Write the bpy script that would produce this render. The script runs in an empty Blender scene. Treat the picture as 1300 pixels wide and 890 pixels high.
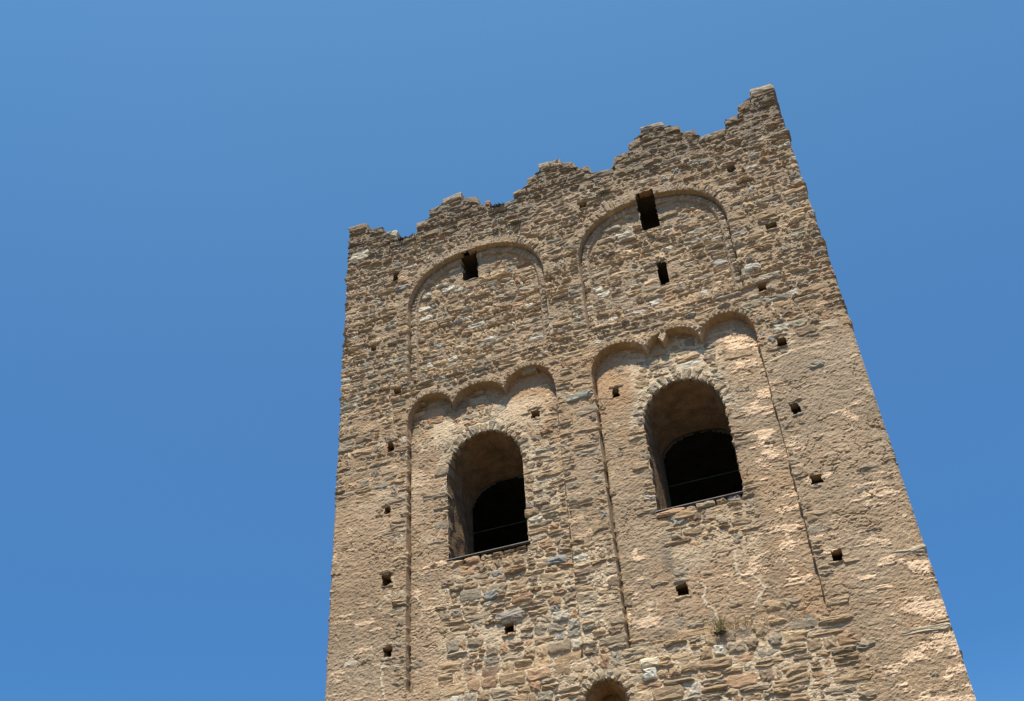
import bpy, math, random
import numpy as np
from mathutils import Vector, Matrix

# ------------------------------------------------------------------ camera, world, sun
S = bpy.context.scene
COL = S.collection
rng = np.random.default_rng(11)
EYE = 1.6                      # eye height; wall heights below are given from the eye, ground = -1.6
DIST = 10.659                  # eye to the plane of the facade (y = 0, into the tower = +y)

cam_d = bpy.data.cameras.new('camera')
cam_d.sensor_width = 36.0
cam_d.lens = 36.11
cam_d.clip_start = 0.05
cam_d.clip_end = 3000
cam = bpy.data.objects.new('camera', cam_d)
COL.objects.link(cam)
_h = np.array([0.9297619, -0.26488999, -0.2556875])       # facade right, up and inward, seen in the lens frame
_u = np.array([-0.05790602, -0.79107091, 0.60897759])
_i = np.array([0.36357901, 0.55139832, 0.75084632])
B = np.array([_h, _i, _u])
M = Matrix(((B[0][0], -B[0][1], -B[0][2], 0),
            (B[1][0], -B[1][1], -B[1][2], -DIST),
            (B[2][0], -B[2][1], -B[2][2], EYE),
            (0, 0, 0, 1)))
cam.matrix_world = M
S.camera = cam

SUN_EL, SUN_AZ = math.radians(64), math.radians(10)        # azimuth to the right of the facade's normal
w = bpy.data.worlds.new('World')
S.world = w
w.use_nodes = True
nt = w.node_tree
bg = nt.nodes['Background']
sky = nt.nodes.new('ShaderNodeTexSky')
sky.sky_type = 'NISHITA'
sky.sun_disc = False
sky.sun_elevation = SUN_EL
sky.sun_rotation = math.pi - SUN_AZ
sky.altitude = 600
sky.air_density = 1.0
sky.dust_density = 0.0
sky.ozone_density = 1.0
# deep clear mountain air: the sky's blue, graded by height above the horizon
_tc = nt.nodes.new('ShaderNodeTexCoord')
_sx = nt.nodes.new('ShaderNodeSeparateXYZ')
_cr = nt.nodes.new('ShaderNodeValToRGB')
for _k, (_p, _c) in enumerate(((0.05, (0.40, 0.62, 0.80)), (0.33, (0.31, 0.64, 0.90)), (0.58, (0.55, 0.97, 1.20)), (0.83, (0.88, 1.39, 1.46)))):
    _e = _cr.color_ramp.elements[_k] if _k < 2 else _cr.color_ramp.elements.new(_p)
    _e.position = _p; _e.color = (*_c, 1)
_mx = nt.nodes.new('ShaderNodeVectorMath'); _mx.operation = 'MULTIPLY'
nt.links.new(_tc.outputs['Generated'], _sx.inputs[0])
nt.links.new(_sx.outputs['Z'], _cr.inputs[0])
nt.links.new(sky.outputs[0], _mx.inputs[0]); nt.links.new(_cr.outputs[0], _mx.inputs[1])
nt.links.new(_mx.outputs[0], bg.inputs[0])
bg.inputs[1].default_value = 0.115
sun_d = bpy.data.lights.new('sun', 'SUN')
sun_d.energy = 5.0
sun_d.angle = math.radians(0.53)
sun_d.color = (1.0, 0.915, 0.765)
sun = bpy.data.objects.new('sun', sun_d)
COL.objects.link(sun)
sd = Vector((math.sin(SUN_AZ) * math.cos(SUN_EL), -math.cos(SUN_AZ) * math.cos(SUN_EL), math.sin(SUN_EL)))
sun.rotation_euler = (-sd).to_track_quat('-Z', 'Y').to_euler()
sun.location = (20, -30, 60)
S.view_settings.view_transform = 'Standard'
S.view_settings.look = 'None'
S.view_settings.exposure = 0.44
S.view_settings.gamma = 1.0

# ------------------------------------------------------------------ noise
def _hash(ix, iz, seed):
    n = (ix.astype(np.int64) * 374761393 + iz.astype(np.int64) * 668265263 + seed * 1442695041) & 0xffffffff
    n = ((n ^ (n >> 13)) * 1274126177) & 0xffffffff
    n = ((n ^ (n >> 16)) * 2246822519) & 0xffffffff
    return ((n ^ (n >> 15)) & 0xffffff) / float(0xffffff)

def noise(x, z, seed=0):
    x = np.asarray(x, float); z = np.asarray(z, float)
    ix = np.floor(x); iz = np.floor(z)
    fx = x - ix; fz = z - iz
    ux = fx * fx * (3 - 2 * fx); uz = fz * fz * (3 - 2 * fz)
    a = _hash(ix, iz, seed); b = _hash(ix + 1, iz, seed)
    c = _hash(ix, iz + 1, seed); d = _hash(ix + 1, iz + 1, seed)
    return (a + (b - a) * ux + (c - a) * uz + (a - b - c + d) * ux * uz) * 2 - 1

def fbm(x, z, seed=0, oct=4, gain=0.5):
    r = 0; a = 1.0; t = 0
    for o in range(oct):
        r = r + a * noise(x, z, seed + 17 * o); t += a
        a *= gain; x = x * 2.03 + 3.7; z = z * 2.03 + 1.3
    return r / t

def sstep(a, b, x):
    t = np.clip((x - a) / (b - a), 0, 1)
    return t * t * (3 - 2 * t)

# ------------------------------------------------------------------ materials
def mat(name, build):
    m = bpy.data.materials.new(name)
    m.use_nodes = True
    t = m.node_tree
    build(t, t.nodes['Principled BSDF'])
    return m

def N(t, kind, **kw):
    n = t.nodes.new(kind)
    for k, v in kw.items():
        setattr(n, k, v)
    return n

def grain(t, b, color_out, sx, sz, lo, hi, bump, fine=160, dist=0.006):
    """tone * streaky noise, with a fine bump"""
    tc = N(t, 'ShaderNodeTexCoord')
    mp = N(t, 'ShaderNodeMapping'); mp.inputs['Scale'].default_value = (sx, sx, sz)
    t.links.new(tc.outputs['Object'], mp.inputs[0])
    n1 = N(t, 'ShaderNodeTexNoise'); n1.inputs['Scale'].default_value = 1.0; n1.inputs['Detail'].default_value = 6; n1.inputs['Roughness'].default_value = 0.65
    t.links.new(mp.outputs[0], n1.inputs[0])
    r1 = N(t, 'ShaderNodeMapRange'); r1.inputs[1].default_value = 0.28; r1.inputs[2].default_value = 0.72
    r1.inputs[3].default_value = lo; r1.inputs[4].default_value = hi
    t.links.new(n1.outputs[0], r1.inputs[0])
    n2 = N(t, 'ShaderNodeTexNoise'); n2.inputs['Scale'].default_value = fine; n2.inputs['Detail'].default_value = 3
    t.links.new(tc.outputs['Object'], n2.inputs[0])
    r2 = N(t, 'ShaderNodeMapRange'); r2.inputs[1].default_value = 0.3; r2.inputs[2].default_value = 0.7
    r2.inputs[3].default_value = 0.78; r2.inputs[4].default_value = 1.22
    t.links.new(n2.outputs[0], r2.inputs[0])
    mm = N(t, 'ShaderNodeMath', operation='MULTIPLY')
    t.links.new(r1.outputs[0], mm.inputs[0]); t.links.new(r2.outputs[0], mm.inputs[1])
    vm = N(t, 'ShaderNodeVectorMath', operation='SCALE')
    t.links.new(color_out, vm.inputs[0]); t.links.new(mm.outputs[0], vm.inputs['Scale'])
    t.links.new(vm.outputs[0], b.inputs['Base Color'])
    ad = N(t, 'ShaderNodeMath', operation='ADD')
    t.links.new(n1.outputs[0], ad.inputs[0]); t.links.new(n2.outputs[0], ad.inputs[1])
    bp = N(t, 'ShaderNodeBump'); bp.inputs['Strength'].default_value = bump; bp.inputs['Distance'].default_value = dist
    t.links.new(ad.outputs[0], bp.inputs['Height'])
    t.links.new(bp.outputs[0], b.inputs['Normal'])
    b.inputs['Roughness'].default_value = 0.92
    b.inputs['Specular IOR Level'].default_value = 0.2

def toned(sx, sz, lo, hi, bump, fine=130, dist=0.006):
    def f(t, b):
        a = N(t, 'ShaderNodeAttribute', attribute_name='tone')
        grain(t, b, a.outputs['Color'], sx, sz, lo, hi, bump, fine, dist)
    return f

def plain(col, sx, sz, lo, hi, bump, fine=130, dist=0.006):
    def f(t, b):
        a = N(t, 'ShaderNodeRGB'); a.outputs[0].default_value = (*col, 1)
        grain(t, b, a.outputs[0], sx, sz, lo, hi, bump, fine, dist)
    return f

M_STONE = mat('schist_stone', toned(20, 60, 0.66, 1.34, 0.65, 95, 0.014))
M_MORTAR = mat('lime_mortar', toned(14, 38, 0.72, 1.28, 0.5, 85, 0.012))
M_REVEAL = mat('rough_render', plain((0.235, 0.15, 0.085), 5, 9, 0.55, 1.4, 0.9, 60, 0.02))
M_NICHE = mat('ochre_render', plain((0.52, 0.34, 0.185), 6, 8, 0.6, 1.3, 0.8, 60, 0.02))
M_DARKIN = mat('shade_dark_inner_wall', plain((0.10, 0.085, 0.06), 3, 3, 0.7, 1.2, 0.5, 30, 0.01))  # shade inside the slots and openings put into a near-black colour
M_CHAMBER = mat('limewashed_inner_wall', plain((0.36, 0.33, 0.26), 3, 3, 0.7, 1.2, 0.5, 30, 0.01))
M_WOOD = mat('weathered_board', plain((0.04, 0.03, 0.022), 4, 30, 0.6, 1.3, 0.5, 80, 0.004))
M_SUNLIT_EDGE = mat('sunlit_sill_edge', plain((0.34, 0.31, 0.29), 8, 8, 0.8, 1.2, 0.1, 60, 0.002))  # pale colour of the added strip that draws the sill board's sunlit edge
M_WIRE = mat('green_coated_wire', plain((0.05, 0.10, 0.05), 8, 8, 0.8, 1.2, 0.1, 60, 0.001))
def _leaf(t, b):
    a = N(t, 'ShaderNodeAttribute', attribute_name='tone')
    t.links.new(a.outputs['Color'], b.inputs['Base Color'])
    b.inputs['Roughness'].default_value = 0.7
M_LEAF = mat('grass_blades', _leaf)
def _ground(t, b):
    tc = N(t, 'ShaderNodeTexCoord')
    n = N(t, 'ShaderNodeTexNoise'); n.inputs['Scale'].default_value = 0.35; n.inputs['Detail'].default_value = 8
    t.links.new(tc.outputs['Object'], n.inputs[0])
    r = N(t, 'ShaderNodeValToRGB')
    r.color_ramp.elements[0].position = 0.38; r.color_ramp.elements[0].color = (0.06, 0.05, 0.02, 1)
    r.color_ramp.elements[1].position = 0.6; r.color_ramp.elements[1].color = (0.155, 0.095, 0.042, 1)
    t.links.new(n.outputs[0], r.inputs[0])
    t.links.new(r.outputs[0], b.inputs['Base Color'])
    b.inputs['Roughness'].default_value = 0.95
M_GROUND = mat('dry_ground', _ground)

# ------------------------------------------------------------------ mesh helpers
BASE = np.array([-2.8, 3.5, -EYE])                 # the tower's foot, in wall coordinates

def mesh(name, V, F, material, tone=None, smooth=False):
    me = bpy.data.meshes.new(name)
    me.from_pydata([tuple(map(float, v)) for v in V], [], [tuple(map(int, f)) for f in F])
    me.materials.append(material)
    if tone is not None:
        at = me.attributes.new('tone', 'FLOAT_COLOR', 'POINT')
        c = np.ones((len(V), 4), np.float32); c[:, :3] = tone
        at.data.foreach_set('color', c.ravel())
    if smooth:
        me.polygons.foreach_set('use_smooth', [True] * len(me.polygons))
    me.update()
    return me

def quads_mesh(name, V, Q, material, tone=None, smooth=False):
    """fast path for large quad meshes"""
    V = np.asarray(V, np.float32); Q = np.asarray(Q, np.int32)
    me = bpy.data.meshes.new(name)
    me.vertices.add(len(V)); me.vertices.foreach_set('co', V.ravel())
    me.loops.add(Q.size); me.loops.foreach_set('vertex_index', Q.ravel())
    me.polygons.add(len(Q)); me.polygons.foreach_set('loop_start', np.arange(0, Q.size, 4, dtype=np.int32))
    me.materials.append(material)
    if tone is not None:
        at = me.attributes.new('tone', 'FLOAT_COLOR', 'POINT')
        c = np.ones((len(V), 4), np.float32); c[:, :3] = tone
        at.data.foreach_set('color', c.ravel())
    me.update(calc_edges=True)
    me.polygons.foreach_set('use_smooth', np.full(len(Q), smooth, bool))
    return me

def link(name, me, parent=None, loc=(0, 0, 0)):
    o = bpy.data.objects.new(name, me)
    COL.objects.link(o)
    o.location = loc
    if parent is not None:
        o.parent = parent
    return o

def part(name, V, F, material, parent, tone=None, smooth=False, own_origin=False):
    """V in wall coordinates; every part of the tower shares the tower's frame (or gets an origin of its own)"""
    V = np.asarray(V, float) - BASE
    loc = np.zeros(3)
    if own_origin:
        loc = V.mean(0); V = V - loc
    return link(name, mesh(name, V, F, material, tone, smooth), parent, tuple(loc))

tower = bpy.data.objects.new('stone_tower', None)
COL.objects.link(tower)
tower.location = (BASE[0], BASE[1], 0)
tower['label'] = 'square ruined stone bell tower with arched windows and a jagged broken top'
tower['category'] = 'tower'

# ------------------------------------------------------------------ the facade's layout (metres; z from the eye)
XL, XR = -6.31, 0.72
P = 1 + 0.11 / DIST                                # things on the recessed panels stand a little deeper
D1, DB, D2 = 0.076, 0.09, 0.125                    # depth of the lower panels, the upper band, the upper panels
PAN = [(-5.232, -3.07), (-2.558, -0.385)]
TIPS = [[-5.232, -4.55, -3.79, -3.07], [-2.558, -1.80, -1.075, -0.385]]
TIPZ = [[7.86, 7.985, 8.01, 7.86], [7.86, 8.02, 7.985, 7.86]]
CRN = [[8.30, 8.26, 8.31], [8.27, 8.27, 8.285]]
LOW0 = 4.18
UP0, UPS = 8.62, 9.85                              # foot and springing of the upper panels
UPC = [(-4.15, 1.087, 10.78), (-1.455, 1.08, 10.73)]
PW = 2.35

def corbel_z(x, k):
    t = TIPS[k]; r = np.full(np.shape(x), -10.0)
    for j in range(3):
        c, hw = (t[j] + t[j + 1]) / 2, (t[j + 1] - t[j]) / 2
        u = (x - c) / hw
        tz = TIPZ[k][j] + (TIPZ[k][j + 1] - TIPZ[k][j]) * np.clip((u + 1) / 2, 0, 1)
        a = tz + (CRN[k][j] - tz) * np.sqrt(np.clip(1 - np.abs(u) ** 2.2, 0, 1))
        r = np.where(np.abs(u) <= 1, a, r)
    return r

def sd_low(x, z):
    r = np.full(np.shape(x), -1.0)
    for k in range(2):
        a, b = PAN[k]
        s = np.minimum(np.minimum(x - a, b - x), z - LOW0)
        s = np.minimum(s, (corbel_z(x, k) - z) * 0.75)
        if k == 1:                                  # fallen and patched crown of the middle arch
            s = np.where((np.abs(x + 1.545) < 0.055 + 0.012 * np.sin(z * 60)) & (z > 8.10 + 1.6 * np.abs(x + 1.56)), -0.1, s)
        r = np.maximum(r, s)
    return r

def sd_up(x, z):
    r = np.full(np.shape(x), -1.0)
    for c, hw, cr in UPC:
        rise = cr - UPS
        u = np.abs(x - c) / hw; v = np.maximum(z - UPS, 0) / rise
        s = (1 - (u ** PW + v ** PW) ** (1 / PW)) * (hw * 0.5 + rise * 0.5)
        s = np.minimum(s, z - UP0)
        r = np.maximum(r, s)
    return r

def recess(x, z):
    d = D1 * (1 + 0.95 * sstep(7.45, 8.1, z)) * sstep(-0.004, 0.012, sd_low(x, z))     # the arcade oversails a little
    s = sd_up(x, z)
    d = d + DB * sstep(-0.004, 0.012, s) + (D2 - DB) * sstep(0.105, 0.125, s)
    return d

# windows: centre x, half width, sill, springing, crown; inner half width, inner centre, inner springing, inner crown, depth
WIN = [dict(c=-4.153, hw=0.525, s=5.765, sp=6.98, cr=7.505, ihw=0.52, ic=-4.14, isp=6.80, icr=7.19, y0=D1, d=0.76, open=True),
       dict(c=-1.48, hw=0.51, s=5.765, sp=6.98, cr=7.505, ihw=0.50, ic=-1.47, isp=6.80, icr=7.17, y0=D1, d=0.74, open=True),
       dict(c=-2.862, hw=0.255, s=2.75, sp=3.645, cr=3.90, ihw=0.13, ic=-2.91, isp=3.72, icr=3.87, y0=0.0, d=0.42, open=False)]

def sd_win(x, z):
    r = np.full(np.shape(x), -1.0)
    for W in WIN:
        v = np.maximum(z - W['sp'], 0) / (W['cr'] - W['sp']) * W['hw']
        s = W['hw'] - np.hypot(x - W['c'], v)
        s = np.minimum(s, z - W['s'])
        r = np.maximum(r, s)
    return r

HOLES = [(-5.791, 9.428), (-5.392, 8.515), (-5.477, 7.604), (-5.508, 6.628), (-5.502, 5.648), (-5.474, 4.708),
         (-3.359 * P, 7.488 * P), (-2.261 * P, 7.486 * P), (-3.906 * P, 4.682 * P), (-1.847 * P, 4.697 * P),
         (0.154, 9.497), (-0.175, 8.528), (-0.119, 7.617), (-0.167, 6.631), (-0.158, 5.657), (-0.161, 4.73),
         (-5.444, 10.703), (-0.154, 10.748), (-2.352, 10.957)]
rects = []                                          # x0, x1, z0, z1, depth, kind
for i, (x, z) in enumerate(HOLES):
    a = 0.056 + rng.uniform(-0.012, 0.012); b = 0.064 + rng.uniform(-0.012, 0.016)
    if i == 18: a *= 0.8; b *= 0.85
    if i in (16, 17): a *= 1.05; b *= 1.15
    if i == 11: a *= 0.9
    rects.append((x - a, x + a, z - b, z + b, 0.42, 'putlog_hole'))
Q = 1 + 0.12 / DIST
rects += [(-4.325 * Q, -4.075 * Q, 10.195 * Q, 10.66 * Q, 0.55, 'slot_window'),
          (-1.552 * Q, -1.292 * Q, 10.10 * Q, 10.72 * Q, 0.55, 'slot_window'),
          (-1.456 * Q, -1.318 * Q, 9.04 * Q, 9.44 * Q, 0.5, 'slot_window')]

def sd_rect(x, z, pad=0.0):
    r = np.full(np.shape(x), -9.0)
    for a, b, c, d, _, _k in rects:
        s = np.minimum(np.minimum(x - a, b - x), np.minimum(z - c, d - z)) + pad
        r = np.maximum(r, s)
    return r

_P = np.array([(-6.4, 12.10), (-6.308, 12.106), (-6.001, 12.077), (-5.924, 11.882), (-5.676, 11.855), (-5.626, 11.716), (-5.48, 11.68), (-5.462, 11.541), (-5.323, 11.445), (-5.084, 11.474), (-5.083, 11.713), (-4.871, 11.709), (-4.858, 11.903), (-4.636, 11.917), (-4.627, 12.046), (-4.285, 12.077), (-4.279, 11.919), (-4.047, 11.862), (-3.969, 11.677), (-3.87, 11.676), (-3.78, 11.533), (-3.617, 11.512), (-3.42, 11.526), (-3.419, 11.657), (-3.216, 11.698), (-3.187, 11.77), (-3.179, 11.887), (-3.016, 11.915), (-2.974, 11.927), (-2.973, 12.119), (-2.608, 12.102), (-2.601, 11.95), (-2.423, 11.903), (-2.377, 11.752), (-2.182, 11.722), (-2.167, 11.548), (-1.812, 11.496), (-1.752, 11.719), (-1.554, 11.736), (-1.524, 11.902), (-1.327, 11.965), (-1.29, 12.176), (-0.94, 12.15), (-0.939, 11.977), (-0.721, 11.946), (-0.711, 11.784), (-0.506, 11.751), (-0.49, 11.577), (-0.092, 11.566), (-0.054, 11.771), (0.126, 11.766), (0.169, 11.942), (0.362, 11.987), (0.404, 12.195), (0.74, 12.178), (0.9, 12.17)])
_L = [tuple(_P[0])]                                 # plateaus stay, everything between them becomes an upright step
for _a, _b in zip(_P[:-1], _P[1:]):
    if _b[0] - _a[0] < 0.105 or abs(_b[1] - _a[1]) > 0.1:
        _m = (_a[0] + _b[0]) / 2 if _b[0] - _a[0] < 0.105 else _b[0] - 0.02
        _L += [(_m, _a[1]), (_m + 0.002, _b[1])]
    _L.append(tuple(_b))
PROF = np.array(sorted(_L, key=lambda q: q[0]))
def prof(x):
    return np.interp(x, PROF[:, 0], PROF[:, 1])

# --- how far the mortar stands against the stone faces (m, + covers the stones), and where it is pale
def box(x, z, x0, x1, z0, z1, f=0.25, wob=0.12):
    wx = wob * noise(x * 2.2, z * 2.2, 51); wz = wob * noise(x * 2.2, z * 2.2, 52)
    x = x + wx; z = z + wz
    return sstep(x0 - f, x0 + f, x) * sstep(-x1 - f, -x1 + f, -x) * sstep(z0 - f, z0 + f, z) * sstep(-z1 - f, -z1 + f, -z)

def level(x, z):
    L = np.full(np.shape(x), -0.011)
    low = sstep(8.5, 7.9, z)
    L = L + low * 0.003                                                # lower storey generally pointed
    def to(v, m):
        nonlocal L
        L = L + (v - L) * np.clip(m, 0, 1)
    to(-0.010, box(x, z, -7, -5.0, 4.5, 8.0, .5))
    to(0.006, box(x, z, -7, -5.22, -3, 6.9, .45))                      # left strip
    to(0.007, box(x, z, -5.2, -4.72, 4.3, 7.7, .12))                   # beside the left window
    to(0.006, box(x, z, -5.2, -4.75, 3.9, 5.6, .25))
    to(0.007, box(x, z, -3.78, -3.1, 7.35, 8.4, .1))                   # under the arch on the right of the left table
    to(0.004, box(x, z, -3.05, -2.56, 4.2, 7.3, .3))                   # middle strip
    to(0.006, box(x, z, -2.5, -2.0, 4.3, 8.4, .1))                     # left of the right window
    to(0.010, box(x, z, -0.95, -0.4, 4.6, 8.4, .1))                    # right of the right window
    to(0.005, box(x, z, -1.9, -0.4, 4.35, 5.35, .2))
    to(0.009, box(x, z, -0.35, 1.5, 4.0, 7.55, .4))                    # right strip
    to(0.008, box(x, z, -0.1, 1.5, -3, 5.0, .35))
    to(-0.014, box(x, z, -4.75, -2.75, 2.5, 5.6, .2))                  # bare rubble under the left window
    to(-0.014, box(x, z, -2.6, -0.15, 2.5, 4.15, .12))                 # bare rubble under the right panel
    to(-0.010, box(x, z, -3.6, -3.08, 5.6, 7.0, .12))
    to(-0.013, box(x, z, -1.95, -1.0, 5.2, 5.75, .08))
    rw = sd_win(x, z); to(-0.003, sstep(-0.2, -0.15, rw) * sstep(0.05, -0.05, rw) * (z > 6.9) * (z < 7.8))
    sl = sd_low(x, z); to(0.0, sstep(-0.10, -0.07, sl) * sstep(0.02, 0.0, sl) * (z > 7.95) * (z < 8.45))
    su = sd_up(x, z); to(-0.004, sstep(-0.19, -0.15, su) * sstep(0.14, 0.11, su) * (z > 9.7))
    to(-0.05, ((z < 5.745) & (z > 5.665) & (np.abs(sd_win(x, z + 0.12) - 0.06) < 0.07)).astype(float) * (z > 4))
    return L + 0.007 * fbm(x * 1.3, z * 1.9, 61, 3)

def pale_coat(x, z):
    pm = pale_mask(x, z)
    pn = fbm(x * 3.1 + 0.4 * noise(x * 7, z * 7, 83), z * 9.0, 84, 5, 0.68)
    return sstep(0.0, 0.035, pn - (0.42 - 0.37 * pm)) * np.clip(0.3 + 0.9 * pm, 0, 1)

def mortar_relief(x, z):
    xs = x + 0.05 * noise(x * 3, z * 3, 71)
    a = fbm(xs * 6.0, z * 11.0, 72, 5, 0.62)                            # flaky, laid along the courses
    b = fbm(xs * 34.0, z * 55.0, 73, 2)
    c = np.abs(fbm(xs * 4.4, z * 10.5, 74, 3))
    crev = sstep(0.05, 0.012, c) * sstep(0.0, 0.35, fbm(x * 2.1, z * 2.6, 75, 2))
    n = (_hash(np.round(x / 0.0125), np.round(z / 0.0125), 76) - 0.5)
    lv = level(x, z); sm = 0.62 - 0.24 * sstep(-0.002, 0.005, lv) - 0.14 * sstep(-0.005, -0.009, lv)
    return 0.017 * sm * a + 0.007 * b - 0.013 * crev + (0.004 - 0.0022 * sstep(-0.002, 0.005, lv)) * n + 0.006 * pale_coat(x, z)

def pale_mask(x, z):
    m = 0.18 + 0 * x
    m = np.maximum(m, 1.0 * box(x, z, -0.80, -0.40, 4.4, 8.0, .12))
    m = np.maximum(m, 0.95 * box(x, z, -0.05, 0.9, -3, 4.55, .2))
    m = np.maximum(m, 0.6 * box(x, z, -0.35, 0.7, 4.5, 6.6, .2))
    m = np.maximum(m, 1.15 * box(x, z, -2.95, -2.62, 4.5, 5.6, .1))
    m = np.maximum(m, 1.05 * box(x, z, -2.55, -2.25, 4.4, 5.5, .1))
    m = np.maximum(m, 0.6 * box(x, z, -5.15, -4.75, 4.6, 5.9, .1))
    m = np.maximum(m, 0.5 * box(x, z, -6.3, -5.3, 4.4, 5.7, .2))
    m = np.maximum(m, 0.55 * box(x, z, -1.3, -0.5, 4.5, 5.4, .2))
    m = np.maximum(m, 0.5 * box(x, z, -3.5, -3.1, 7.6, 8.0, .06))
    return m

CRACKS = [[(-1.227, 5.028), (-1.24, 4.9), (-1.229, 4.792), (-1.10, 4.74), (-0.998, 4.647), (-0.99, 4.55), (-1.034, 4.473), (-1.166, 4.367)],
          [(-1.677, 4.80), (-1.607, 4.70), (-1.648, 4.6), (-1.60, 4.5), (-1.55, 4.43), (-1.553, 4.30)],
          [(-5.50, 4.64), (-5.535, 4.55), (-5.56, 4.418), (-5.54, 4.30), (-5.505, 4.147)],
          [(-5.02, 7.62), (-5.06, 7.55), (-5.03, 7.46), (-4.97, 7.43)],
          [(-0.30, 8.45), (-0.10, 8.30), (-0.13, 8.15), (-0.05, 8.02), (-0.02, 7.80), (-0.10, 7.70)],
          [(-3.35, 6.6), (-3.33, 6.45), (-3.37, 6.35)], [(-4.42, 4.78), (-4.40, 4.62), (-4.5, 4.52), (-4.58, 4.48)],
          [(-2.80, 4.55), (-2.74, 4.42), (-2.85, 4.3), (-2.95, 4.2), (-2.9, 4.08)],
          [(-0.36, 7.36), (-0.15, 7.40), (0.0, 7.44)]]
def crack_dist(x, z):
    x = x + 0.02 * noise(x * 18, z * 18, 91); z = z + 0.02 * noise(x * 18, z * 18, 92)
    r = np.full(np.shape(x), 9.0)
    for l in CRACKS:
        for (ax, az), (bx, bz) in zip(l[:-1], l[1:]):
            dx, dz = bx - ax, bz - az
            t = np.clip(((x - ax) * dx + (z - az) * dz) / (dx * dx + dz * dz), 0, 1)
            r = np.minimum(r, np.hypot(x - ax - t * dx, z - az - t * dz))
    return r

BASEC = np.array([0.352, 0.246, 0.152])
PALEC = np.array([0.70, 0.50, 0.325])
GREYC = np.array([0.352, 0.266, 0.178])
JOINT = np.array([0.57, 0.45, 0.305])
RUST = np.array([0.42, 0.25, 0.13])
def mortar_tone(x, z):
    n = x.size
    c = np.tile(BASEC, (n, 1))
    def mix(col, m):
        nonlocal c
        m = np.clip(m, 0, 1)[:, None]
        c = c + (col - c) * m
    mix(GREYC, 0.75 * sstep(-0.1, 0.5, fbm(x * 0.9, z * 0.9, 81, 3)) + 0.5 * box(x, z, -0.4, 1, 5.0, 7.6, .4))
    mix(GREYC, 0.7 * sstep(8.2, 8.8, z))
    c = c * (1 + 0.16 * fbm(x * 1.1, z * 1.4, 87, 3) + 0.10 * fbm(x * 3.2, z * 3.6, 88, 2))[:, None]
    rv = sd_win(x, z); jv = sstep(-0.2, -0.16, rv) * (z > 6.95) * (z < 7.8)
    run = sstep(0.15, 0.6, noise(x * 13, z * 0.9, 89)) * sstep(-0.2, 0.5, noise(x * 2.2, z * 1.3, 90))
    mix(np.array([0.23, 0.18, 0.125]), 0.42 * run)                       # old run-off streaks
    mix(RUST, 0.26 * sstep(0.15, 0.5, fbm(x * 2.3, z * 2.6, 82, 4)) * sstep(9.5, 8.0, z))
    mix(RUST, 0.5 * box(x, z, -3.75, -3.1, 7.3, 8.3, .1) + 0.5 * box(x, z, -2.5, -2.1, 7.4, 8.2, .1))
    mix(PALEC, pale_coat(x, z))
    jm = box(x, z, -4.75, -2.7, 2.5, 5.5, .2) + box(x, z, -2.6, -0.3, 2.5, 4.1, .15) + 0.8 * box(x, z, -3.6, -3.05, 5.5, 7.2, .15) \
        + 0.8 * box(x, z, -5.0, -3.2, 7.4, 7.9, .1) + 0.9 * box(x, z, -2.1, -0.9, 7.2, 8.1, .12) + 0.5 * box(x, z, -1.95, -1.0, 5.0, 5.7, .1)
    mix(JOINT, 0.8 * jm)
    mix(np.array([0.60, 0.49, 0.34]), 0.45 * jv)
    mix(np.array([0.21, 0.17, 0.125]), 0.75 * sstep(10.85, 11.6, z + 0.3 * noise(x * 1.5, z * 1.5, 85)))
    st = sstep(0.09, 0.02, np.abs(x + 1.98 + 0.05 * noise(x * 2, z * 4, 86))) * box(x, z, -2.4, -1.5, 4.95, 5.4, .1, 0)
    mix(np.array([0.16, 0.13, 0.10]), 0.7 * st)                           # dark water stain
    vn = np.abs(fbm(x * 3.3, z * 4.6, 94, 3, 0.45))
    vm = sstep(0.05, 0.35, fbm(x * 1.6, z * 1.8, 95, 2)) * sstep(8.9, 8.2, z)
    mix(np.array([0.58, 0.46, 0.31]), 0.8 * sstep(0.03, 0.014, vn) * vm)    # thin winding repointing
    mix(np.array([0.58, 0.47, 0.33]), 0.9 * sstep(0.018, 0.010, crack_dist(x, z) + 0.006 * noise(x * 40, z * 40, 93)))
    return c

# ------------------------------------------------------------------ front wall: a fine relief sheet with real openings
def grid_sheet(xs, zs, fy, ftone, cut, name, material, sm=False):
    X, Z = np.meshgrid(xs, zs)
    x = X.ravel(); z = Z.ravel()
    y = fy(x, z)
    nx, nz = len(xs), len(zs)
    idx = np.arange(nx * nz).reshape(nz, nx)
    q = np.stack([idx[:-1, :-1], idx[:-1, 1:], idx[1:, 1:], idx[1:, :-1]], -1).reshape(-1, 4)
    cx = x[q].mean(1); cz = z[q].mean(1)
    q = q[~cut(cx, cz)]
    used = np.unique(q)
    remap = np.full(nx * nz, -1); remap[used] = np.arange(len(used))
    V = np.stack([x, y, z], 1)[used] - BASE
    return link(name, quads_mesh(name, V, remap[q], material, ftone(x[used], z[used]), sm), tower)

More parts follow.
